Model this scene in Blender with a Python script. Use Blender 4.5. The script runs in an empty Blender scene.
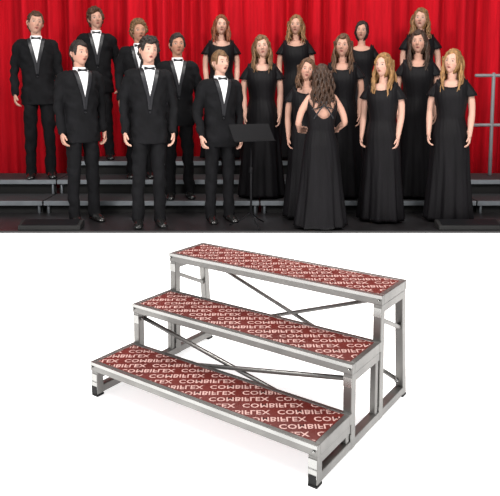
import bpy, bmesh, math, random
import numpy as np
from mathutils import Vector, Matrix, noise
random.seed(5); np.random.seed(5)
C = bpy.context.scene.collection
SC = bpy.context.scene
SC.view_settings.view_transform = 'Standard'; SC.view_settings.look = 'None'

# ------------------------------------------------------------------ camera
F = 620.0; H = 1.27; P = math.radians(6); PY0 = 90 + F*math.tan(P)
cam = bpy.data.cameras.new('camera'); co = bpy.data.objects.new('camera', cam); C.objects.link(co)
ZK, ZX, ZY = 1, 250, 248
cam.sensor_width = 36; cam.lens = 36*F/500*ZK; cam.shift_y = -(ZY-PY0)*ZK/500; cam.shift_x = (ZX-250)*ZK/500
co.location = (0, 0, H); co.rotation_euler = (math.pi/2-P, 0, 0); SC.camera = co
cam.clip_end = 100
def project(X, Y, Z):
    rz = Z-H; d = Y*math.cos(P)-rz*math.sin(P); v = Y*math.sin(P)+rz*math.cos(P)
    return 250+F*X/d, PY0-F*v/d
def at(px, py, Y):
    dx = (px-250)/F; dy = -(py-PY0)/F
    d = Vector((dx, math.cos(P)+dy*math.sin(P), -math.sin(P)+dy*math.cos(P)))
    return Vector((0, 0, H))+d*(Y/d.y)

# ------------------------------------------------------------------ riser dimensions fitted to the photograph
obs = [((0,0,'z0'),(91,360)),((1,0,'z0'),(316,446)),((0,1,'z0'),(132,343)),((1,1,'z0'),(348,410)),
       ((0,0,'z1'),(132,305)),((1,0,'z1'),(355,372)),((0,1,'z1'),(172,290)),((1,1,'z1'),(384,340)),
       ((0,0,'z2'),(167,255)),((1,0,'z2'),(386,297)),((0,1,'z2'),(197,241)),((1,1,'z2'),(411,274)),
       ((0,0,'g'),(97,398)),((1,0,'g'),(313,488))]
def model(p):
    ox, oy, th, L, run, w, z1, rise = p; out = []
    for (a, b, k), _ in obs:
        i = {'z0':0,'z1':1,'z2':2,'g':0}[k]; z = 0 if k == 'g' else z1+i*rise
        lx = a*L; ly = i*run+b*w
        out += project(ox+lx*math.cos(th)-ly*math.sin(th), oy+lx*math.sin(th)+ly*math.cos(th), z)
    return np.array(out)
tgt = np.array([c for _, o in obs for c in o], float)
p = np.array([-.639, 2.553, math.radians(-34), 1.016, .28, .27, .15, .15])
for it in range(40):
    r = tgt-model(p); J = np.zeros((len(r), 8))
    for k in range(8):
        q = p.copy(); q[k] += 1e-5; J[:, k] = (model(q)-model(p))/1e-5
    p = p+np.linalg.lstsq(J, r, rcond=None)[0]*.7
OX, OY, TH, RL, RUN, TW, Z1, RISE = [float(v) for v in p]

# ------------------------------------------------------------------ mesh helpers
class MB:
    def __init__(s): s.v = []; s.f = []; s.c = []
    def add(s, vs, fs, col=(1, 1, 1)):
        o = len(s.v); s.v += [tuple(v) for v in vs]; s.f += [tuple(i+o for i in f) for f in fs]
        s.c += (col if isinstance(col, list) else [col]*len(vs)); return s
    def join(s, m): return s.add(m.v, m.f, list(m.c))
    def mesh(s, name, fix=True):
        me = bpy.data.meshes.new(name); me.from_pydata(s.v, [], s.f)
        if fix:
            b = bmesh.new(); b.from_mesh(me); bmesh.ops.recalc_face_normals(b, faces=b.faces); b.to_mesh(me); b.free()
        return me
def obj(name, m, mat, parent=None, smooth=True, bevel=0, colors=False, solid=0, auto=None):
    me = m.mesh(name) if isinstance(m, MB) else m
    me.materials.append(mat)
    if smooth: me.polygons.foreach_set('use_smooth', [True]*len(me.polygons))
    if colors:
        a = me.color_attributes.new('Col', 'FLOAT_COLOR', 'POINT')
        a.data.foreach_set('color', [x for c in m.c for x in (c[0], c[1], c[2], 1.0)])
    o = bpy.data.objects.new(name, me); C.objects.link(o); o.parent = parent
    if solid:
        md = o.modifiers.new('s', 'SOLIDIFY'); md.thickness = solid; md.offset = 0
    if bevel:
        md = o.modifiers.new('b', 'BEVEL'); md.width = bevel; md.segments = 2; md.limit_method = 'ANGLE'
    return o
def tag(o, label=None, cat=None, group=None, kind=None):
    for k, v in (('label', label), ('category', cat), ('group', group), ('kind', kind)):
        if v: o[k] = v
    return o
def empty(name, loc, rz=0):
    o = bpy.data.objects.new(name, None); C.objects.link(o); o.location = loc; o.rotation_euler = (0, 0, rz); o.empty_display_size = .1
    return o
def box(M, x0, x1, y0, y1, z0, z1):
    M.add([(x0,y0,z0),(x1,y0,z0),(x1,y1,z0),(x0,y1,z0),(x0,y0,z1),(x1,y0,z1),(x1,y1,z1),(x0,y1,z1)],
          [(0,3,2,1),(4,5,6,7),(0,1,5,4),(1,2,6,5),(2,3,7,6),(3,0,4,7)]); return M
def loft(M, rings, cap=True, col=(1, 1, 1), closed=True):
    n = len(rings[0]); vs = [p for r in rings for p in r]; fs = []
    for i in range(len(rings)-1):
        for k in range(n if closed else n-1):
            a = i*n+k; b = i*n+(k+1) % n; fs.append((a, b, b+n, a+n))
    if cap:
        for i, r in ((0, rings[0]), (len(rings)-1, rings[-1])):
            c = sum((Vector(q) for q in r), Vector())/n; vs.append(c); ci = len(vs)-1
            for k in range(n): fs.append((i*n+k, i*n+(k+1) % n, ci))
    M.add(vs, fs, col); return M
def ell(cx, cy, z, rx, ry, n=32, e=2.0):
    out = []
    for k in range(n):
        t = 2*math.pi*k/n; c = math.cos(t); s = math.sin(t)
        out.append(Vector((cx+rx*math.copysign(abs(c)**(2/e), c), cy+ry*math.copysign(abs(s)**(2/e), s), z)))
    return out
def tube(M, pts, rad, n=10, ref=(0, 1, 0), cap=True, col=(1, 1, 1), sub=1):
    pts = [Vector(q) for q in pts]; rad = [(r, r) if not isinstance(r, (tuple, list)) else r for r in rad]
    if sub > 1:
        np_, nr = [], []
        for i in range(len(pts)-1):
            p0 = pts[max(i-1, 0)]; p1 = pts[i]; p2 = pts[i+1]; p3 = pts[min(i+2, len(pts)-1)]
            for k in range(sub):
                t = k/sub
                np_.append(.5*((2*p1)+(p2-p0)*t+(2*p0-5*p1+4*p2-p3)*t*t+(3*p1-p0-3*p2+p3)*t**3))
                nr.append(tuple(rad[i][j]*(1-t)+rad[i+1][j]*t for j in (0, 1)))
        pts = np_+[pts[-1]]; rad = nr+[rad[-1]]
    ref = Vector(ref); rings = []
    def frame(T):
        A = ref-T*ref.dot(T)
        if A.length < 1e-3: A = Vector((1, 0, 0))-T*T.x
        A.normalize(); return A, T.cross(A)
    N = len(pts)
    for i, p_ in enumerate(pts):
        T = (pts[min(i+1, N-1)]-pts[max(i-1, 0)]).normalized(); A, B = frame(T); ra, rb = rad[i]
        def ring(c, k): return [c+A*ra*k*math.cos(2*math.pi*j/n)+B*rb*k*math.sin(2*math.pi*j/n) for j in range(n)]
        if cap and i == 0: rings.append(ring(p_-T*min(ra, rb)*.6, .6))
        rings.append(ring(p_, 1))
        if cap and i == N-1: rings.append(ring(p_+T*min(ra, rb)*.6, .6))
    return loft(M, rings, cap, col)
def bar(M, a, b, w, h=None):
    h = h or w; a = Vector(a); b = Vector(b); T = (b-a).normalized(); ref = Vector((0, 0, 1)) if abs(T.z) < .9 else Vector((1, 0, 0))
    A = (ref-T*ref.dot(T)).normalized(); B = T.cross(A)
    q = [A*h/2+B*w/2, A*h/2-B*w/2, -A*h/2-B*w/2, -A*h/2+B*w/2]
    M.add([a+v for v in q]+[b+v for v in q], [(0,1,2,3),(7,6,5,4),(0,4,5,1),(1,5,6,2),(2,6,7,3),(3,7,4,0)]); return M
def fuse(M, voxel=.009, it=5):
    me = M.mesh('tmp'); o = bpy.data.objects.new('tmp', me); C.objects.link(o)
    r = o.modifiers.new('r', 'REMESH'); r.mode = 'VOXEL'; r.voxel_size = voxel
    s = o.modifiers.new('s', 'SMOOTH'); s.iterations = it; s.factor = .5
    dg = bpy.context.evaluated_depsgraph_get(); m2 = bpy.data.meshes.new_from_object(o.evaluated_get(dg))
    out = MB(); co_ = np.empty(len(m2.vertices)*3); m2.vertices.foreach_get('co', co_)
    out.v = [tuple(x) for x in co_.reshape(-1, 3).tolist()]; out.f = [tuple(q.vertices) for q in m2.polygons]; out.c = [(1, 1, 1)]*len(out.v)
    bpy.data.objects.remove(o); bpy.data.meshes.remove(me); bpy.data.meshes.remove(m2)
    return out
def crease(M, amp, seed, front_clear=0, fz=16):
    out = []
    for x, y, z in M.v:
        n1 = noise.noise(Vector((x*7+seed, y*7, z*fz+x*10))); n2 = noise.noise(Vector((x*14, y*14+seed, z*9-x*12)))
        k = amp*(n1*1.3+n2*.7)
        if front_clear and y < 0: k *= min(1, max(0, (abs(x)-.06)/.05))
        r = math.hypot(x, y)+1e-6; out.append((x+k*x/r, y+k*y/r*1.2, z))
    M.v = out; return M

# ------------------------------------------------------------------ materials
def mat(name, col, rough=.6, metal=0, var=.12, scale=8, bump=0, bscale=60, stretch=None, spec=.5, emit=0, sheen=0):
    m = bpy.data.materials.new(name); m.use_nodes = True; nt = m.node_tree; b = nt.nodes['Principled BSDF']
    tc = nt.nodes.new('ShaderNodeTexCoord'); mp = nt.nodes.new('ShaderNodeMapping'); nt.links.new(tc.outputs['Object'], mp.inputs[0])
    if stretch: mp.inputs['Scale'].default_value = stretch
    nz = nt.nodes.new('ShaderNodeTexNoise'); nz.inputs['Scale'].default_value = scale; nz.inputs['Detail'].default_value = 4; nt.links.new(mp.outputs[0], nz.inputs['Vector'])
    cr = nt.nodes.new('ShaderNodeValToRGB'); nt.links.new(nz.outputs['Fac'], cr.inputs[0])
    cr.color_ramp.elements[0].position = .3; cr.color_ramp.elements[1].position = .7
    cr.color_ramp.elements[0].color = tuple(c*(1-var) for c in col)+(1,); cr.color_ramp.elements[1].color = tuple(min(1, c*(1+var)) for c in col)+(1,)
    nt.links.new(cr.outputs[0], b.inputs['Base Color'])
    b.inputs['Roughness'].default_value = rough; b.inputs['Metallic'].default_value = metal; b.inputs['Specular IOR Level'].default_value = spec
    if sheen: b.inputs['Sheen Weight'].default_value = sheen
    if emit:
        b.inputs['Emission Color'].default_value = (1, 1, 1, 1); b.inputs['Emission Strength'].default_value = emit
    if bump:
        n2 = nt.nodes.new('ShaderNodeTexNoise'); n2.inputs['Scale'].default_value = bscale; nt.links.new(mp.outputs[0], n2.inputs['Vector'])
        bp = nt.nodes.new('ShaderNodeBump'); bp.inputs['Strength'].default_value = bump; bp.inputs['Distance'].default_value = .01
        nt.links.new(n2.outputs['Fac'], bp.inputs['Height']); nt.links.new(bp.outputs[0], b.inputs['Normal'])
    return m
def skin_mat():
    m = bpy.data.materials.new('skin'); m.use_nodes = True; nt = m.node_tree; b = nt.nodes['Principled BSDF']
    a = nt.nodes.new('ShaderNodeAttribute'); a.attribute_name = 'Col'; nz = nt.nodes.new('ShaderNodeTexNoise'); nz.inputs['Scale'].default_value = 30
    mx = nt.nodes.new('ShaderNodeMix'); mx.data_type = 'RGBA'; mx.blend_type = 'MULTIPLY'; mx.inputs['Factor'].default_value = .12
    nt.links.new(a.outputs['Color'], mx.inputs['A']); nt.links.new(nz.outputs['Color'], mx.inputs['B']); nt.links.new(mx.outputs['Result'], b.inputs['Base Color'])
    b.inputs['Roughness'].default_value = .55; b.inputs['Specular IOR Level'].default_value = .3; return m
SKIN = skin_mat()
FLOORM = mat('white_floor_glow', (.93, .93, .93), .7, var=.01, emit=.72)  # white floor with added glow that washes out shadow under the step riser
STAGEM = mat('stage_black', (.012, .011, .012), .35, var=.4, scale=5, bump=.1)
CURT = mat('red_velvet', (.42, .004, .011), .85, var=.25, scale=3, stretch=(6, 6, .4), spec=.1)
WALLM = mat('dark_wall', (.03, .02, .02), .9)
SUIT = mat('black_suit_wool', (.005, .005, .006), .85, var=.3, scale=12, bump=.5, bscale=9, spec=.15)
SATIN = mat('black_satin', (.010, .010, .013), .4, var=.2, spec=.4)
DRESS = mat('black_dress_fabric', (.0045, .004, .005), .6, var=.3, scale=10, bump=.4, bscale=10, spec=.14, stretch=(1, 1, .3))
SHIRT = mat('white_shirt', (.8, .8, .82), .7, var=.04)
SHOEM = mat('black_leather', (.01, .01, .01), .2)
BLK = mat('black_metal', (.004, .004, .005), .6, spec=.15)
RUB = mat('black_rubber', (.010, .010, .010), .7, spec=.3)
DECK = mat('riser_deck_black', (.015, .015, .017), .7, bump=.2)
SILV = mat('silver_edge', (.22, .24, .26), .4, metal=.6)
STEEL = mat('galvanised_steel', (.20, .196, .188), .36, metal=.85, var=.2, scale=6, bump=.06, bscale=30)
BRIGHT = mat('bright_steel', (.36, .36, .35), .25, metal=1, var=.1)
REDB = mat('red_film_faced_board', (.100, .013, .010), .32, var=.15, scale=6, spec=.45)
LET = mat('pale_print', (.50, .31, .28), .4, var=.12, scale=20)
GREY = mat('grey_paint', (.16, .16, .17), .5)

# ------------------------------------------------------------------ setting
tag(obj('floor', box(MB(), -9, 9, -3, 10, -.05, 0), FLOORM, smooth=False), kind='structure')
tag(obj('wall_back', box(MB(), -7, 7, 8.25, 8.35, 0, 3.6), WALLM, smooth=False), kind='structure')
SY = 5.43
st = tag(obj('stage_floor', box(MB(), -6, 6, SY, 8.24, .0005, .02), STAGEM, smooth=False), kind='structure')
m = MB(); rows = []
for j in range(15):
    z = .022+j/14*3.3; r = []
    for i in range(1801):
        x = -5+i/180
        w = noise.noise(Vector((x*.8, 0, 1.3)))*5
        am = .8+.7*noise.noise(Vector((x*1.7, 0, 7.1)))
        a = am*.105*math.sin(2*math.pi*x/.36+w*2)+.018*math.sin(2*math.pi*x/.15+w*3+z*.25)+.03*noise.noise(Vector((x*5, z*.5, 0)))
        r.append(Vector((x, 7.93+a*(1.1-.12*j/14), z)))
    rows.append(r)
loft(m, rows, cap=False, closed=False)
tag(obj('stage_curtain', m, CURT, solid=.006), 'tall pleated red velvet curtain hanging behind the whole choir', 'curtain')

LV = {0: .02, 'A': .15, 'B': .30, 'C': .45}
def riser_section(x0, x1, levels, label):
    t = empty('choir_riser', ((x0+x1)/2, 6.20, .0205)); tag(t, label, 'riser', 'low stage risers under the choir'); w = (x1-x0)/2-.008
    for i, k in enumerate(levels):
        y0 = i*.46; y1 = y0+(.46 if i < len(levels)-1 else .55); z = LV[k]-.0205
        obj('deck', box(MB(), -w, w, y0+.012, y1-.002, z-.035, z), DECK, t, smooth=False)
        obj('edge_trim', box(MB(), -w, w, y0, y0+.011, z-.045, z+.001), SILV, t, smooth=False)
        obj('skirt_panel', box(MB(), -w+.01, w-.01, y0+.05, y0+.06, 0, z-.04), RUB, t, smooth=False)
        for sx in (-w+.04, w-.04):
            obj('leg', tube(MB(), [(sx, y0+.03, .0), (sx, y0+.03, z-.04)], [.014, .014], 10), SILV, t)
riser_section(-4.5, -2.1, 'AB', 'black two-level choir riser with grey edges at far left of stage')
riser_section(-2.1, .1, 'ABC', 'black three-level choir riser under the men left of the music stand')
riser_section(.1, 2.3, 'ABC', 'black three-level choir riser under the women behind the conductor')
riser_section(2.3, 4.7, 'AB', 'black two-level choir riser with grey edges at far right of stage')
g = tag(empty('guard_rail', (2.73, 7.0, LV['B']+.001)), 'grey metal guard rail with two bars at right end of riser', 'railing')
for x in (0, 1.6):
    obj('post', tube(MB(), [(x, 0, .012), (x, 0, 1.15)], [.02, .02], 12), GREY, g)
for z in (1.13, .575):
    obj('rail', tube(MB(), [(-.2, 0, z), (1.7, 0, z)], [.018, .018], 12), GREY, g)

# ------------------------------------------------------------------ people
def sstep(a, b, x):
    t = np.clip((x-a)/(b-a), 0, 1); return t*t*(3-2*t)
def head_dirs(nu=88, nv=64):
    ang = np.linspace(0, 2*np.pi, nu, endpoint=False); lon = ang-.5*np.sin(ang)
    lat = np.linspace(0, np.pi, nv+2)[1:-1]
    LON, LAT = np.meshgrid(lon, lat)
    d = np.stack([np.sin(LON)*np.sin(LAT), -np.cos(LON)*np.sin(LAT), np.cos(LAT)], -1).reshape(-1, 3)
    d = np.vstack([d, [[0, 0, 1], [0, 0, -1]]])
    fs = []
    for i in range(nv-1):
        for k in range(nu):
            a = i*nu+k; b = i*nu+(k+1) % nu; fs.append((a, b, b+nu, a+nu))
    t = nv*nu
    for k in range(nu):
        fs.append((t, (k+1) % nu, k)); fs.append((t+1, (nv-1)*nu+k, (nv-1)*nu+(k+1) % nu))
    return d, fs
HD, HF = head_dirs()
def head_base(d, female):
    a, b, c = (.070, .091, .112) if female else (.075, .096, .120)
    x, y, z = a*d[:, 0], b*d[:, 1], c*d[:, 2]; t = np.clip(-d[:, 2], 0, 1)
    x = x*(1-(.34 if female else .26)*t**1.5); y = np.where(y > 0, y*(1-.40*t), y*(1-.06*t))
    return x, y, z
def G(x, w): return np.exp(-(x/w)**2)
def make_head(female, skin, brow, openm):
    x, y, z = head_base(HD, female); fr = (HD[:, 1] < -.1).astype(float); k = .94 if female else 1
    X, Z = x/k, z/k
    y = y-fr*(G(X, .012)*(.022*G(Z+.028, .012)+.012*G(Z+.008, .018))+G(X, .019)*.007*G(Z+.033, .008))
    for s in (-1, 1):
        y = y+fr*(.009*G(X-s*.031, .015)*G(Z-.004, .012)-.005*G(X-s*.031, .009)*G(Z-.003, .007)-.005*G(X-s*.045, .018)*G(Z+.03, .02))
    y = y-fr*.004*G(Z-.025, .009)*G(X, .05)-fr*.005*G(X, .024)*G(Z+.062, .012)-fr*.007*G(X, .022)*G(Z+.10, .014)
    y = y+fr*openm*.014*G(X, .014)*G(Z+.064, .006)
    sk = np.array(skin); col = np.tile(sk, (len(x), 1))
    def mix(m_, c):
        nonlocal col; m_ = np.clip(m_, 0, 1)[:, None]; col = col*(1-m_)+np.array(c)*m_
    for s in (-1, 1):
        mix(.35*fr*G(X-s*.042, .02)*G(Z+.03, .018), (sk[0]*.95, sk[1]*.6, sk[2]*.55))
        mix(.40*fr*G(X-s*.031, .018)*G(Z-.004, .012), sk*.5)
        e = ((X-s*.031)/.014)**2+((Z-.003)/.0060)**2; mix(fr*(e < 1), (.42, .40, .38))
        mix(fr*((((X-s*.031)/.0072)**2+((Z-.003)/.0062)**2) < 1), (.03, .02, .015))
        mix(fr*.75*(((X-s*.031)/.019)**2+((Z-.024-.003*G(X-s*.034, .01))/.0046)**2 < 1), tuple(min(v, .06) for v in brow))
    mix(fr*.7*((X/.024)**2+((Z+.063)/(.010+.003*openm))**2 < 1), (sk[0]*.78, sk[1]*.42, sk[2]*.42))
    if openm: mix(fr*((X/.015)**2+((Z+.064)/(.0035+.003*openm))**2 < 1), (.08, .02, .02))
    m = MB(); m.add([tuple(v) for v in np.stack([x, y, z], -1).tolist()], HF, [tuple(c) for c in col.tolist()])
    for s in (-1, 1):
        ax = (.062 if female else .076)
        tube(m, [(s*(ax-.004), .010, .026), (s*(ax+.006), .018, .018), (s*(ax+.008), .020, 0), (s*(ax+.002), .010, -.026)], [(.010, .006), (.015, .007), (.014, .007), (.008, .006)], 10, ref=(0, 1, 0), col=tuple(sk*.95))
    return m
def hair_cap(female, style, seed, thick):
    x, y, z = head_base(HD, female); a, b, c = (.070, .091, .112) if female else (.075, .096, .120)
    lon = np.abs(np.arctan2(HD[:, 0], -HD[:, 1]))
    if female:
        zt = .064-.075*sstep(.55, 1.0, lon)-.12*sstep(1.0, 1.35, lon)
        x = a*HD[:, 0]; y = np.where(HD[:, 1] > 0, b*HD[:, 1], y)
    else:
        zt = .060-.085*sstep(.75, 1.15, lon)+.045*sstep(1.2, 1.4, lon)*(1-sstep(1.6, 1.9, lon))-.075*sstep(1.7, 2.2, lon)
    part = .010*np.sin(np.arctan2(HD[:, 0], -HD[:, 1])*3+seed)
    m_ = sstep(-.004, .012, z-zt+part)
    out = []
    for i in range(len(x)):
        q = Vector(HD[i]*(8 if style == 'curly' else 4))+Vector((seed*3.1, 0, 0)); nz = noise.noise(q)
        st = noise.noise(Vector((HD[i][0]*18+seed, HD[i][1]*18+HD[i][2]*6, HD[i][2]*5)))
        o = -.012*(1-m_[i])+m_[i]*(thick+thick*.35*max(0, HD[i][2])+(.024 if style == 'curly' else .008)*nz+.007*st)
        n = Vector((x[i]/a**2, y[i]/b**2, z[i]/c**2)).normalized(); out.append(Vector((x[i], y[i], z[i]))+n*o)
    m = MB(); m.add(out, HF); return m
def hand(m, W, d, thumb, side, k, col, curl=1.0):
    W = Vector(W); d = Vector(d).normalized(); w = Vector(thumb); w = (w-d*w.dot(d)).normalized(); nr = d.cross(w)
    if nr.x*side > 0: nr = -nr
    def ring(c, a, b, n=14): return [c+w*a*math.cos(2*math.pi*j/n)+nr*b*math.sin(2*math.pi*j/n) for j in range(n)]
    loft(m, [ring(W-d*.03*k, .024*k, .018*k), ring(W, .024*k, .017*k), ring(W+d*.03*k, .033*k, .017*k), ring(W+d*.065*k, .038*k, .015*k), ring(W+d*.09*k, .036*k, .012*k), ring(W+d*.096*k, .03*k, .006*k)], True, col)
    for i, L in enumerate((.070, .079, .073, .057)):
        b = W+d*.084*k+w*(.029-.0195*i)*k; pts = [b]; ang = .12
        for L2, da in ((.46, .28), (.30, .42), (.24, .35)):
            ang += da*curl*(1+.12*i); dd = d*math.cos(ang)+nr*math.sin(ang)+w*(.08-.055*i); pts.append(pts[-1]+dd.normalized()*L*L2*k)
        tube(m, pts, [.0092*k, .0088*k, .0080*k, .0062*k], 8, ref=w, col=col)
    b = W+d*.022*k+w*.022*k; d1 = (d*.75+w*.5+nr*.35).normalized(); d2 = (d*.9+w*.15+nr*.35).normalized()
    tube(m, [b, b+d1*.036*k, b+d1*.036*k+d2*.034*k], [.013*k, .011*k, .0075*k], 8, ref=nr, col=col)
JR = [(.80, .176, .122), (.90, .178, .126), (1.02, .166, .118), (1.12, .158, .116), (1.25, .172, .124), (1.36, .184, .126), (1.44, .180, .116), (1.485, .146, .098), (1.512, .09, .080)]
JE = 2.3
def jsurf(x, z):
    for a, b in zip(JR, JR[1:]):
        if a[0] <= z <= b[0] or b is JR[-1]:
            t = min(1, max(0, (z-a[0])/(b[0]-a[0]))); rx = a[1]+(b[1]-a[1])*t; ry = a[2]+(b[2]-a[2])*t; break
    return ry*max(0, 1-(abs(x)/rx)**JE)**(1/JE)
def sc(m, s): m.v = [(a*s, b*s, c*s) for a, b, c in m.v]; return m
def xf(m, M4): m.v = [tuple(M4 @ Vector(v)) for v in m.v]; return m
HAIRM = {}
def hair_mat(c):
    if c not in HAIRM: HAIRM[c] = mat('hair_%d' % len(HAIRM), c, .5, var=.55, scale=60, stretch=(1, 1, .12), bump=.7, bscale=120, spec=.35)
    return HAIRM[c]
JIT = [0, 0]
def arm_pose(female, side, arms):
    j = JIT[0] if side > 0 else JIT[1]; jj = max(0, j)
    if female: sh, el, wr, dd, th = (.146, .005, 1.372), (.196+.012*j, .02+.02*jj, 1.10), (.186+.018*j, -.055-.06*jj, .875+.015*jj), (-.02, -.2-.25*jj, -1), (0, -1, 0)
    else: sh, el, wr, dd, th = (.168, .0, 1.460), (.228+.010*j, .02+.02*jj, 1.165), (.224+.012*j, -.045-.06*jj, .905+.012*jj), (-.02, -.2-.25*jj, -1), (0, -1, 0)
    if arms == 'bent':
        el = (.245, .02, 1.12); wr = (.20, -.155, 1.02); dd = (-.45, -.7, .0); th = (0, 0, 1)
    f = lambda q: Vector((q[0]*side, q[1], q[2]))
    return f(sh), f(el), f(wr), f(dd), Vector(th)
def person(female, h, loc, yaw, hyaw, pitch, hc, style, label, arms='down', skin=(.62, .36, .26), openm=1, seed=0, backless=False, sleeve=True):
    rnd = random.Random(seed); s = h/(1.7 if female else 1.8); JIT[0] = rnd.uniform(-1, 1); JIT[1] = rnd.uniform(-1, 1)
    roll = rnd.uniform(-.16, .16); lean = rnd.uniform(-.014, .014)
    root = tag(empty('person', loc, yaw), label, 'person', None if backless else 'choir singers'); root.rotation_euler = (0, lean if not female else 0, yaw)
    b = MB()
    if female:
        TR = [(.80, .150, .110), (.90, .160, .115), (1.02, .118, .088), (1.15, .128, .095), (1.24, .140, .108), (1.32, .142, .095), (1.375, .125, .078), (1.41, .075, .058)]
        legs = [(.075, 0, .86, .085), (.07, 0, .48, .052), (.07, .01, .08, .034)]; hz = 1.588
        tube(b, [(0, .02, 1.36), (0, .012, 1.43), (0, -.002, 1.53)], [.054, .046, .045], 16)
    else:
        TR = [(.86, .135, .10), (.95, .138, .102), (1.08, .120, .090), (1.25, .132, .098), (1.36, .145, .102), (1.44, .125, .085), (1.475, .07, .065)]
        legs = [(.08, 0, .92, .075), (.088, 0, .50, .046), (.095, .01, .09, .032)]; hz = 1.672
        tube(b, [(0, .02, 1.44), (0, .012, 1.50), (0, -.002, 1.61)], [.058, .053, .053], 16)
    loft(b, [ell(0, 0, z, rx, ry, 32, 2.2) for z, rx, ry in TR])
    if female:
        for sx in (-1, 1): tube(b, [(sx*.06, -.06, 1.22), (sx*.062, -.090, 1.235)], [.05, .035], 12)
    for sx in (-1, 1):
        tube(b, [(sx*q[0], q[1], q[2]) for q in legs], [q[3] for q in legs], 14)
        tube(b, [(sx*.093, .03, .045), (sx*.098, -.04, .038), (sx*.107, -.10, .026)], [.024, .024, .014], 12)
        sh, el, wr, dd, th = arm_pose(female, sx, arms)
        up = (sh+el)/2+Vector((sx*.010, 0, 0)); fo = el+(wr-el)*.35
        R = (.043, .040, .032, .034, .022) if female else (.046, .042, .035, .034, .025)
        tube(b, [sh-Vector((sx*.03, 0, -.004)), up, el, fo, wr, wr+dd.normalized()*.02], [R[0], R[1]*.95, R[2], R[3], R[4], R[4]*.9], 14, sub=3)
    body = fuse(b, .009, 5); body.c = [skin]*len(body.v)
    for sx in (-1, 1):
        sh, el, wr, dd, th = arm_pose(female, sx, arms); hand(body, wr, dd, th, sx, .88 if female else 1.0, skin)
    HM = Matrix.Translation((0, -.012, hz)) @ Matrix.Rotation(hyaw, 4, 'Z') @ Matrix.Rotation(pitch, 4, 'X') @ Matrix.Rotation(roll, 4, 'Y')
    body.join(xf(make_head(female, skin, tuple(c*.6 for c in hc), openm), HM))
    obj('body', sc(body, s), SKIN, root, colors=True)
    hm = xf(hair_cap(female, style, seed*1.7, .022 if style == 'curly' else (.015 if female else .012)), HM)
    if female:
        ln = {'long': .34, 'mid': .22, 'bun': 0, 'vlong': .30}.get(style, .3)
        if ln:
            nback = 15
            for i in range(nback):
                u = (i-(nback-1)/2)/((nback-1)/2); x0 = .082*u; yb = .082*math.sqrt(max(.1, 1-u*u*.8)); Lb = ln*(.85+.25*rnd.random())
                pts = []; rr = []
                for j in range(9):
                    t = j/8; wv = .009*math.sin(t*11+i*1.9+seed)*(1 if style != 'vlong' else 1.8)
                    pts.append((x0*(1+.45*t)+wv, yb*(1-.1*t)+.035*t+.018*math.sin(t*2.6)+.008*math.cos(t*13+i*2.3), hz+.05-t*(Lb+.05))); rr.append((.017*(1-.6*t**3), .018*(1-.5*t**2)))
                tube(hm, pts, rr, 7, ref=(1, 0, 0), sub=2)
            for sx in (-1, 1):
                for i in range(7):
                    L = ln*(.68+.32*rnd.random()); pts = []; rr = []; a0 = i*.012; ph = rnd.uniform(0, 6)
                    for j in range(10):
                        t = j/9; z = hz+.065-t*(L+.065); fw = max(0, t-.35)/.65
                        wv = .010*math.sin(t*12+ph)*min(1, t*2)
                        pts.append((sx*(.062+.028*min(1, t*2.2)+.012*fw-.007*i*fw)+wv, .026-a0*.7*(1-fw)+(-.035-.085*fw)*min(1, t*1.5)*(1 if not backless else -.3)-a0*fw*.4, z))
                        rr.append((.0125*(1-.6*t**3), .013*(1-.6*t**3)))
                    tube(hm, pts, rr, 7, ref=(1, 0, 0), sub=2)
        else:
            tube(hm, [(0, .08, hz+.03), (0, .12, hz+.03)], [.045, .035], 14)
    obj('hair', sc(hm, s), hair_mat(hc), root)
    if female:
        wd = rnd.uniform(.94, 1.04)
        DR = [(.03, .240, .190), (.20, .225, .180), (.45, .205, .168), (.70, .188, .155), (.88, .176, .146), (.96, .154, .130), (1.04, .130, .110), (1.12, .138, .115), (1.20, .153, .135), (1.25, .161, .140), (1.31, .164, .125), (1.36, .160, .108), (1.42, .142, .092)]
        def rad(z):
            for a, c in zip(DR, DR[1:]):
                if z <= c[0]: t = max(0, (z-a[0])/(c[0]-a[0])); return a[1]+(c[1]-a[1])*t, a[2]+(c[2]-a[2])*t
            return DR[-1][1:]
        d = MB(); rings = []; n = 96
        for j in range(46):
            v = j/45; r = []
            for k in range(n):
                t = 2*math.pi*k/n; cs, sn = math.cos(t), math.sin(t)
                front = max(0, -sn)**1.5; back = max(0, sn)**1.5
                zt = 1.425-(.085*front)-((.27 if backless else .05)*back); z = .022+v*(zt-.022)
                rx, ry = rad(z); fd = max(0, 1-z/.95)
                rx *= (1+.10*fd) if backless else (1+(wd-1)*min(1, fd*2))
                fm = 1+fd*(.085*math.sin(9*t+seed*2+1.2*math.sin(2*t))+.04*math.sin(17*t+seed))+.012*math.sin(26*t+z*14)*(1-fd)
                if z > 1.05 and z < 1.32 and sn < 0: ry = ry+.010*abs(math.sin(2*t))*math.sin((z-1.05)/.27*math.pi)
                r.append(Vector((rx*cs*fm, ry*sn*fm+(.012*fd), z)))
            rings.append(r)
        loft(d, rings, cap=False)
        if sleeve:
            for sx in (-1, 1):
                rr = []; sh, el, wr, dd, th = arm_pose(True, sx, arms); D = (el-sh).normalized()
                for j in range(9):
                    v = j/8; c = sh+Vector((-sx*.045*(1-v), 0, .012*(1-v)))+D*(.125*v)+Vector((sx*.006*v, 0, 0)); R = .051+.015*v
                    A = Vector((0, 1, 0)); T = (Vector((sx*.9, 0, -.25))*(1-v)+D*v).normalized(); B = T.cross(A).normalized()
                    rr.append([c+(A*math.cos(2*math.pi*q/36)+B*math.sin(2*math.pi*q/36))*R*(1+.07*v*math.sin(q*2*math.pi/36*7+seed)) for q in range(36)])
                loft(d, rr, cap=False)
        obj('dress', sc(d, s), DRESS, root, solid=.004)
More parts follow.
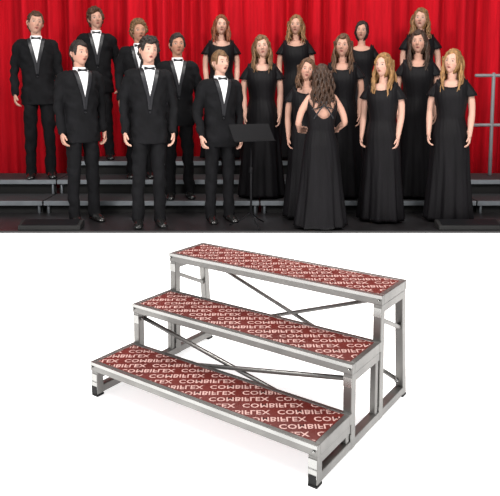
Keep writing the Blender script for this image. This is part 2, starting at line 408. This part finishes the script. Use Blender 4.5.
        if backless:
            q = MB()
            for sx in (-1, 1):
                tube(q, [(sx*.10, .078, 1.405), (sx*.03, .112, 1.33), (-sx*.05, .125, 1.24), (-sx*.10, .11, 1.16)], [.008]*4, 8, sub=3)
                tube(q, [(sx*.13, .07, 1.36), (0, .118, 1.29), (-sx*.12, .095, 1.25)], [.006]*3, 8, sub=3)
            obj('back_strap', sc(q, s), SATIN, root)
    else:
        j = MB(); loft(j, [ell(0, 0, z, rx, ry, 40, JE) for z, rx, ry in JR])
        for sx in (-1, 1):
            sh, el, wr, dd, th = arm_pose(False, sx, arms); up = (sh+el)/2+Vector((sx*.008, 0, 0))
            tube(j, [sh-Vector((sx*.05, 0, -.002)), sh+Vector((sx*.006, 0, -.025)), up, el, (el+wr)/2, wr], [.050, .058, .054, .047, .042, .037], 16, sub=3)
        obj('jacket', sc(crease(fuse(j, .009, 3), .012, seed, 1), s), SUIT, root)
        t = MB(); loft(t, [ell(0, 0, z, rx, ry, 32, 2.2) for z, rx, ry in [(.84, .142, .105), (.92, .154, .112), (1.0, .146, .105)]])
        for sx in (-1, 1):
            tube(t, [(sx*.076, 0, .90), (sx*.088, -.004, .70), (sx*.095, -.006, .50), (sx*.102, .008, .28), (sx*.106, .0, .045)], [(.102, .080), (.090, .074), (.075, .064), (.067, .058), (.070, .058)], 20, ref=(0, 1, 0), sub=2)
        obj('trousers', sc(crease(fuse(t, .009, 2), .012, seed+5, 0, 12), s), SUIT, root)
        def patch(w0, w1, z0, z1, off, mir=1, n=10, nz=16):
            vs = []; fs = []
            for a in range(nz+1):
                z = z0+(z1-z0)*a/nz
                for c in range(n+1):
                    x = mir*(w0(z)+(w1(z)-w0(z))*c/n); vs.append((x, -(jsurf(x, z)+off), z))
            for a in range(nz):
                for c in range(n): i = a*(n+1)+c; fs.append((i, i+1, i+n+2, i+n+1))
            return MB().add(vs, fs)
        zb, ztp = 1.25, 1.51; vw = lambda z: .056*((z-zb)/(ztp-zb))
        obj('shirt_front', sc(patch(lambda z: -vw(z)-.004, lambda z: vw(z)+.004, zb, 1.512, .005, n=14), s), SHIRT, root, solid=.003)
        for mir in (-1, 1):
            lw = lambda z: .010+.030*math.sin(max(0, min(1, (z-1.12)/.38))*math.pi*.62)
            vv = lambda z: max(0.001, vw(z))
            obj('lapel', sc(patch(vv, lambda z: vv(z)+lw(z), 1.12, 1.50, .008, mir), s), SATIN, root, solid=.005)
        cm = MB(); loft(cm, [ell(0, .008, 1.490, .066, .066, 32), ell(0, .006, 1.515, .061, .061, 32), ell(0, .004, 1.540, .058, .059, 32)], cap=False)
        obj('collar', sc(cm, s), SHIRT, root, solid=.004)
        bw = MB()
        for mir in (-1, 1):
            loft(bw, [[(mir*x, -.084-.004+q*th_, 1.508+zz) for q, zz in ((-1, -hh), (-1, hh), (1, hh), (1, -hh))] for x, hh, th_ in ((.004, .007, .006), (.02, .012, .008), (.046, .019, .008), (.049, .017, .004))])
        box(bw, -.009, .009, -.098, -.078, 1.499, 1.517)
        obj('bow_tie', sc(bw, s), SATIN, root, bevel=.002)
        obj('jacket_button', sc(tube(MB(), [(0, -jsurf(0, 1.11)-.004, 1.10), (0, -jsurf(0, 1.11)-.010, 1.10)], [.010, .009], 12), s), SATIN, root)
        for sx in (-1, 1):
            q = MB(); R_ = []
            for y, w, hh in ((.080, .022, .050), (.06, .036, .072), (.0, .040, .088), (-.06, .044, .074), (-.12, .047, .052), (-.165, .040, .036), (-.190, .022, .022)):
                R_.append([(sx*(.100-.10*y)+w*math.cos(a), y, max(0, hh*.42+hh*.62*math.sin(a))+.001) for a in [2*math.pi*k_/18 for k_ in range(18)]])
            loft(q, R_); obj('shoe', sc(q, s), SHOEM, root)
    return root
BR, DK, BL, RD, LB = (.055, .025, .012), (.015, .009, .007), (.24, .125, .045), (.16, .05, .02), (.13, .068, .028)
MB_, DB, SB = (.085, .04, .018), (.035, .017, .009), (.18, .095, .038)
R = math.radians
S1, S2, S3 = (.52, .29, .215), (.42, .21, .14), (.58, .34, .26)
people = [
 (0, 36, 10, 6.87, 'B', 18, 12, BR, 'short', 'tall young man in black tuxedo standing alone at far left end of back row', S1),
 (0, 97, 7, 7.36, 'C', 15, 10, BR, 'curly', 'man in black tuxedo on top step, head highest among the men at left', S1),
 (0, 138, 19, 6.90, 'B', 10, 15, LB, 'curly', 'brown-haired man in tuxedo mostly hidden behind dark curly-haired man', S2),
 (0, 80, 39, 5.87, 0, 35, 15, DK, 'short', 'man in black tuxedo in front row at far left, turned towards the conductor', S1),
 (0, 146, 36, 5.68, 0, 15, 15, DK, 'curly', 'man with dark curly hair and tuxedo standing nearest the audience, black shoes forward', S3),
 (0, 178, 32, 6.42, 'A', 12, 5, DK, 'short', 'dark-haired man in tuxedo between curly-haired man and short blond man', S2),
 (1, 221, 15, 7.36, 'C', 5, 5, RD, 'mid', 'woman with reddish hair in black dress on top step behind short blond man', S3),
 (0, 219, 49, 5.87, 0, 22, 15, LB, 'short', 'shorter light-haired man in tuxedo in front row left of the music stand', S3),
 (1, 262, 35, 6.43, 'A', 0, 0, LB, 'long', 'woman with long light brown hair over her shoulders standing above the music stand', S3),
 (1, 296, 15, 7.36, 'C', -5, -5, SB, 'mid', 'blonde woman on top step directly above the conductor, left of her', S1),
 (1, 307, 58, 5.985, 0, -5, 5, MB_, 'mid', 'short woman in black peeking out left behind the conductor', S1),
 (1, 343, 34, 6.43, 'A', -10, -5, MB_, 'long', 'brown-haired woman in black dress standing just right behind the conductor', S1),
 (1, 362, 21, 7.36, 'C', -10, -5, DK, 'bun', 'woman with dark pinned-up hair on top step between two lower women', S1),
 (1, 384, 53, 5.86, 0, -25, -15, BL, 'long', 'blonde woman in long black dress in front row right of the conductor', S3),
 (1, 421, 8, 7.36, 'C', -10, -10, SB, 'mid', 'blonde woman on top step, highest head at the right', S3),
 (1, 419, 30, 6.43, 'A', -15, -8, DB, 'long', 'dark brown-haired woman in black dress between the two blonde front row women', S1),
 (1, 453, 49, 5.86, 0, -22, -15, BL, 'long', 'blonde woman in long black dress at far right end of front row', S3),
]
for i, (fe, px, top, Y, lv, yaw, hy, hc, style, lab, sk) in enumerate(people):
    z = LV[lv]; tp = at(px, top, Y); h = tp.z-z-.016
    person(bool(fe), h, (tp.x, Y, z+.001), R(yaw), R(hy), R(-6), hc, style, lab, skin=sk, seed=i+1, openm=.4+.6*((i*7) % 5)/4)
tp = at(322, 64, 5.57)
person(True, tp.z-.02-.016, (tp.x, 5.57, .021), R(186), R(-12), R(0), (.040, .018, .009), 'vlong', 'conductor in open-backed long black gown with long dark curls, back to audience', arms='bent', skin=S1, openm=0, seed=31, backless=True, sleeve=False)

# ------------------------------------------------------------------ music stand
tp = at(252, 133, 5.60)
ms = tag(empty('music_stand', (tp.x, 5.60, .021), R(25)), 'black metal music stand in front of the conductor', 'music stand')
zt = tp.z-.021
D_ = [(-.20, .07, zt+.078), (.20, .07, zt+.078), (.20, -.06, zt-.065), (-.20, -.06, zt-.065)]
q = MB(); q.add(D_+[(x, y+.003, z-.005) for x, y, z in D_], [(0,1,2,3),(7,6,5,4),(0,4,5,1),(1,5,6,2),(2,6,7,3),(3,7,4,0)])
obj('desk', q, BLK, ms, smooth=False)
obj('desk_lip', box(MB(), -.20, .20, -.092, -.059, zt-.070, zt-.066), BLK, ms, smooth=False)
obj('pole', tube(MB(), [(0, .02, .12), (0, .02, zt*.6), (0, .02, zt*.601), (0, .02, zt)], [.010, .010, .007, .007], 12), BLK, ms)
obj('clutch', tube(MB(), [(0, .02, zt*.58), (0, .02, zt*.63)], [.015, .015], 12), BLK, ms)
for k in range(3):
    a = 2*math.pi*k/3+.5; obj('leg', tube(MB(), [(0, .02, .13), (.11*math.cos(a), .02+.11*math.sin(a), .05), (.2*math.cos(a), .02+.2*math.sin(a), .008)], [.006, .006, .006], 8, ref=(0, 0, 1)), BLK, ms)

# ------------------------------------------------------------------ stage monitors
def wedge(px, w, lab, rz=0):
    tp = at(px, 230, 5.54); t = tag(empty('stage_monitor', (tp.x, 5.54, .021), rz), lab, 'speaker', 'low black boxes along the stage edge')
    prof = [(-.09, 0), (.07, 0), (.07, .06), (.04, .072), (-.08, .04)]
    q = MB(); loft(q, [[(x, y, z) for y, z in prof] for x in (-w/2, w/2)]); obj('cabinet', q, RUB, t, smooth=False, bevel=.006)
    q = MB(); loft(q, [[(x, y, z) for y, z in ((-.076, .042), (.036, .071), (.035, .075), (-.077, .046))] for x in (-w/2+.03, w/2-.03)]); obj('grille', q, BLK, t, smooth=False)
    obj('handle', tube(MB(), [(-.05, .071, .03), (-.04, .085, .03), (.04, .085, .03), (.05, .071, .03)], [.006]*4, 8, ref=(0, 0, 1)), BLK, t)
wedge(52, .56, 'low black wedge box on stage edge in front of the far left man')
wedge(468, .58, 'low black wedge box on stage edge below the far right woman')

# ------------------------------------------------------------------ step riser (foreground)
rs = tag(empty('step_riser', (OX, OY, 0), TH), 'three-step portable metal riser with red printed treads on white floor', 'step riser')
fc = bpy.data.curves.new('t', 'FONT'); fc.body = 'COMBIFLEX'; fc.size = .040; fc.offset = .0008; fc.space_character = 1.05; fc.resolution_u = 2
fo_ = bpy.data.objects.new('t', fc); C.objects.link(fo_); dg = bpy.context.evaluated_depsgraph_get()
tm = bpy.data.meshes.new_from_object(fo_.evaluated_get(dg)); tv = [v.co.copy() for v in tm.vertices]; tf = [tuple(q.vertices) for q in tm.polygons]
for v in tv: v.y = -v.y          # the print on the boards is flipped top to bottom
ww = max(v.x for v in tv)+.024; bpy.data.objects.remove(fo_)
RIM = .020; TH_ = .038
for i in range(3):
    y0 = i*RUN; zt = Z1+i*RISE
    q = MB()
    box(q, 0, RL, y0, y0+RIM, zt-TH_, zt); box(q, 0, RL, y0+TW-RIM, y0+TW, zt-TH_, zt)
    box(q, 0, RIM, y0+RIM, y0+TW-RIM, zt-TH_, zt); box(q, RL-RIM, RL, y0+RIM, y0+TW-RIM, zt-TH_, zt)
    fr = obj('tread_frame', q, STEEL, rs, smooth=False, bevel=.002)
    q = MB(); box(q, .001, RL-.001, y0-.004, y0, zt-.012, zt+.001); obj('front_ridge', q, BRIGHT, fr, smooth=False)
    for x in (.012, RL-.012):
        obj('rivet', tube(MB(), [(x, y0-.002, zt-.02), (x, y0-.006, zt-.02)], [.005, .004], 10, ref=(1, 0, 0)), BRIGHT, fr)
    bd = obj('tread_board', box(MB(), RIM+.001, RL-RIM-.001, y0+RIM+.001, y0+TW-RIM-.001, zt-.016, zt-.002), REDB, rs, smooth=False)
    bm = bmesh.new(); an = R(36); ca, sa = math.cos(an), math.sin(an); cx, cy = RL/2, y0+TW/2; rh = .047
    for r_ in range(-24, 25):
        for c_ in range(-6, 7):
            ox, oy = c_*ww+(r_ % 2)*ww*.5, r_*rh
            bx_, by_ = cx+ox*ca-oy*sa, cy+ox*sa+oy*ca
            if bx_ < -ww or bx_ > RL+.05 or by_ < y0-ww or by_ > y0+TW+.05: continue
            vs = [bm.verts.new((bx_+v.x*ca-v.y*sa, by_+v.x*sa+v.y*ca, zt-.0014)) for v in tv]
            for f in tf:
                try: bm.faces.new([vs[k] for k in f])
                except Exception: pass
    e = RIM+.004
    for pc, pn in (((e, 0, 0), (-1, 0, 0)), ((RL-e, 0, 0), (1, 0, 0)), ((0, y0+e, 0), (0, -1, 0)), ((0, y0+TW-e, 0), (0, 1, 0))):
        bmesh.ops.bisect_plane(bm, geom=bm.verts[:]+bm.edges[:]+bm.faces[:], plane_co=pc, plane_no=pn, clear_outer=True)
    bmesh.ops.recalc_face_normals(bm, faces=bm.faces)
    me = bpy.data.meshes.new('lettering'); bm.to_mesh(me); bm.free(); obj('lettering', me, LET, bd, smooth=False)
W = .034; yb = 2*RUN+TW-.02; yf = yb+.035
for x in (W/2+.002, RL-W/2-.002):
    q = MB()
    for i in range(3):
        zt = Z1+i*RISE-TH_; y = i*RUN+.02
        bar(q, (x, y, .010), (x, y, zt), W); bar(q, (x, y, zt-W/2), (x, i*RUN+TW-.01, zt-W/2), W*.98)
        if i < 2: bar(q, (x, i*RUN+TW-.02, .04), (x, i*RUN+TW-.02, zt-.01), W*.7)
    bar(q, (x, yf, .010), (x, yb, Z1+2*RISE-TH_), W)
    bar(q, (x, .02, .028), (x, yf, .028), W*.97)
    bar(q, (x, 2*RUN+.02, Z1+2*RISE-TH_-.06), (x, yb, Z1+2*RISE-TH_-.16), W*.5)
    sf = obj('side_frame', q, STEEL, rs, smooth=False, bevel=.003)
    for i in range(3):
        for zz in (.05, Z1+i*RISE-TH_-.03): obj('bracket_plate', box(MB(), x-.016, x+.016, i*RUN+.0005, i*RUN+.0028, zz-.018, zz+.018), BRIGHT, sf, smooth=False)
    for y in (.02, yf):
        obj('foot', box(MB(), x-.018, x+.018, y-.019, y+.019, .0005, .010), RUB, rs, smooth=False, bevel=.003)
    obj('end_cap', box(MB(), x-.014, x+.014, -.001, .0025, .013, .044), RUB, rs, smooth=False)
xa, xb = .03, RL-.03; zt2 = Z1+2*RISE-TH_-.03; zt1 = Z1+RISE-TH_-.03
for a, b in (((xa, yb, zt2), (xb, yb+.02, .07)), ((xa, yb+.02, .07), (xb, yb, zt2)), ((xa, RUN+.035, zt1), (xb, RUN+.035, .06)), ((xa, RUN+.03, .06), (xb, RUN+.03, zt1))):
    a = Vector(a); b = Vector(b); br = obj('cross_brace', tube(MB(), [a, b], [.009, .009], 10, ref=(0, 0, 1)), STEEL, rs)
    for e_ in (a, b): obj('brace_bolt', tube(MB(), [e_-Vector((0, .012, 0)), e_+Vector((0, .012, 0))], [.010, .010], 10, ref=(1, 0, 0)), BRIGHT, br)

# ------------------------------------------------------------------ light
w = bpy.data.worlds.new('w'); SC.world = w; w.use_nodes = True; nt = w.node_tree; bg = nt.nodes['Background']
tc = nt.nodes.new('ShaderNodeTexCoord'); sp = nt.nodes.new('ShaderNodeSeparateXYZ'); nt.links.new(tc.outputs['Generated'], sp.inputs[0])
cr = nt.nodes.new('ShaderNodeValToRGB'); nt.links.new(sp.outputs['Z'], cr.inputs[0]); nt.links.new(cr.outputs[0], bg.inputs[0])
cr.color_ramp.elements[0].position = .0; cr.color_ramp.elements[0].color = (.35, .35, .36, 1); cr.color_ramp.elements[1].position = .55; cr.color_ramp.elements[1].color = (1, 1, 1, 1)
bg.inputs[1].default_value = .45
def area(name, loc, tgt_, size, en, col=(1, 1, 1)):
    l = bpy.data.lights.new(name, 'AREA'); l.size = size; l.energy = en; l.color = col
    o = bpy.data.objects.new(name, l); C.objects.link(o); o.location = loc; o.rotation_euler = (Vector(tgt_)-Vector(loc)).to_track_quat('-Z', 'Y').to_euler(); return o
area('product_softbox', (-.5, 2.0, 3.6), (0, 2.4, 0), 3.2, 90)
area('product_side', (-3, .5, 2.4), (0, 2.4, .2), 1.5, 25)
area('stage_front_left', (-2.5, 2.2, 4.0), (-.5, 6.6, 1.1), 1.0, 185, (1, .96, .92))
area('stage_front_right', (2.5, 2.2, 4.0), (.5, 6.6, 1.1), 1.0, 185, (1, .96, .92))
area('stage_top', (0, 6.3, 4.4), (0, 7.2, 0), 2.5, 80, (1, .95, .9))
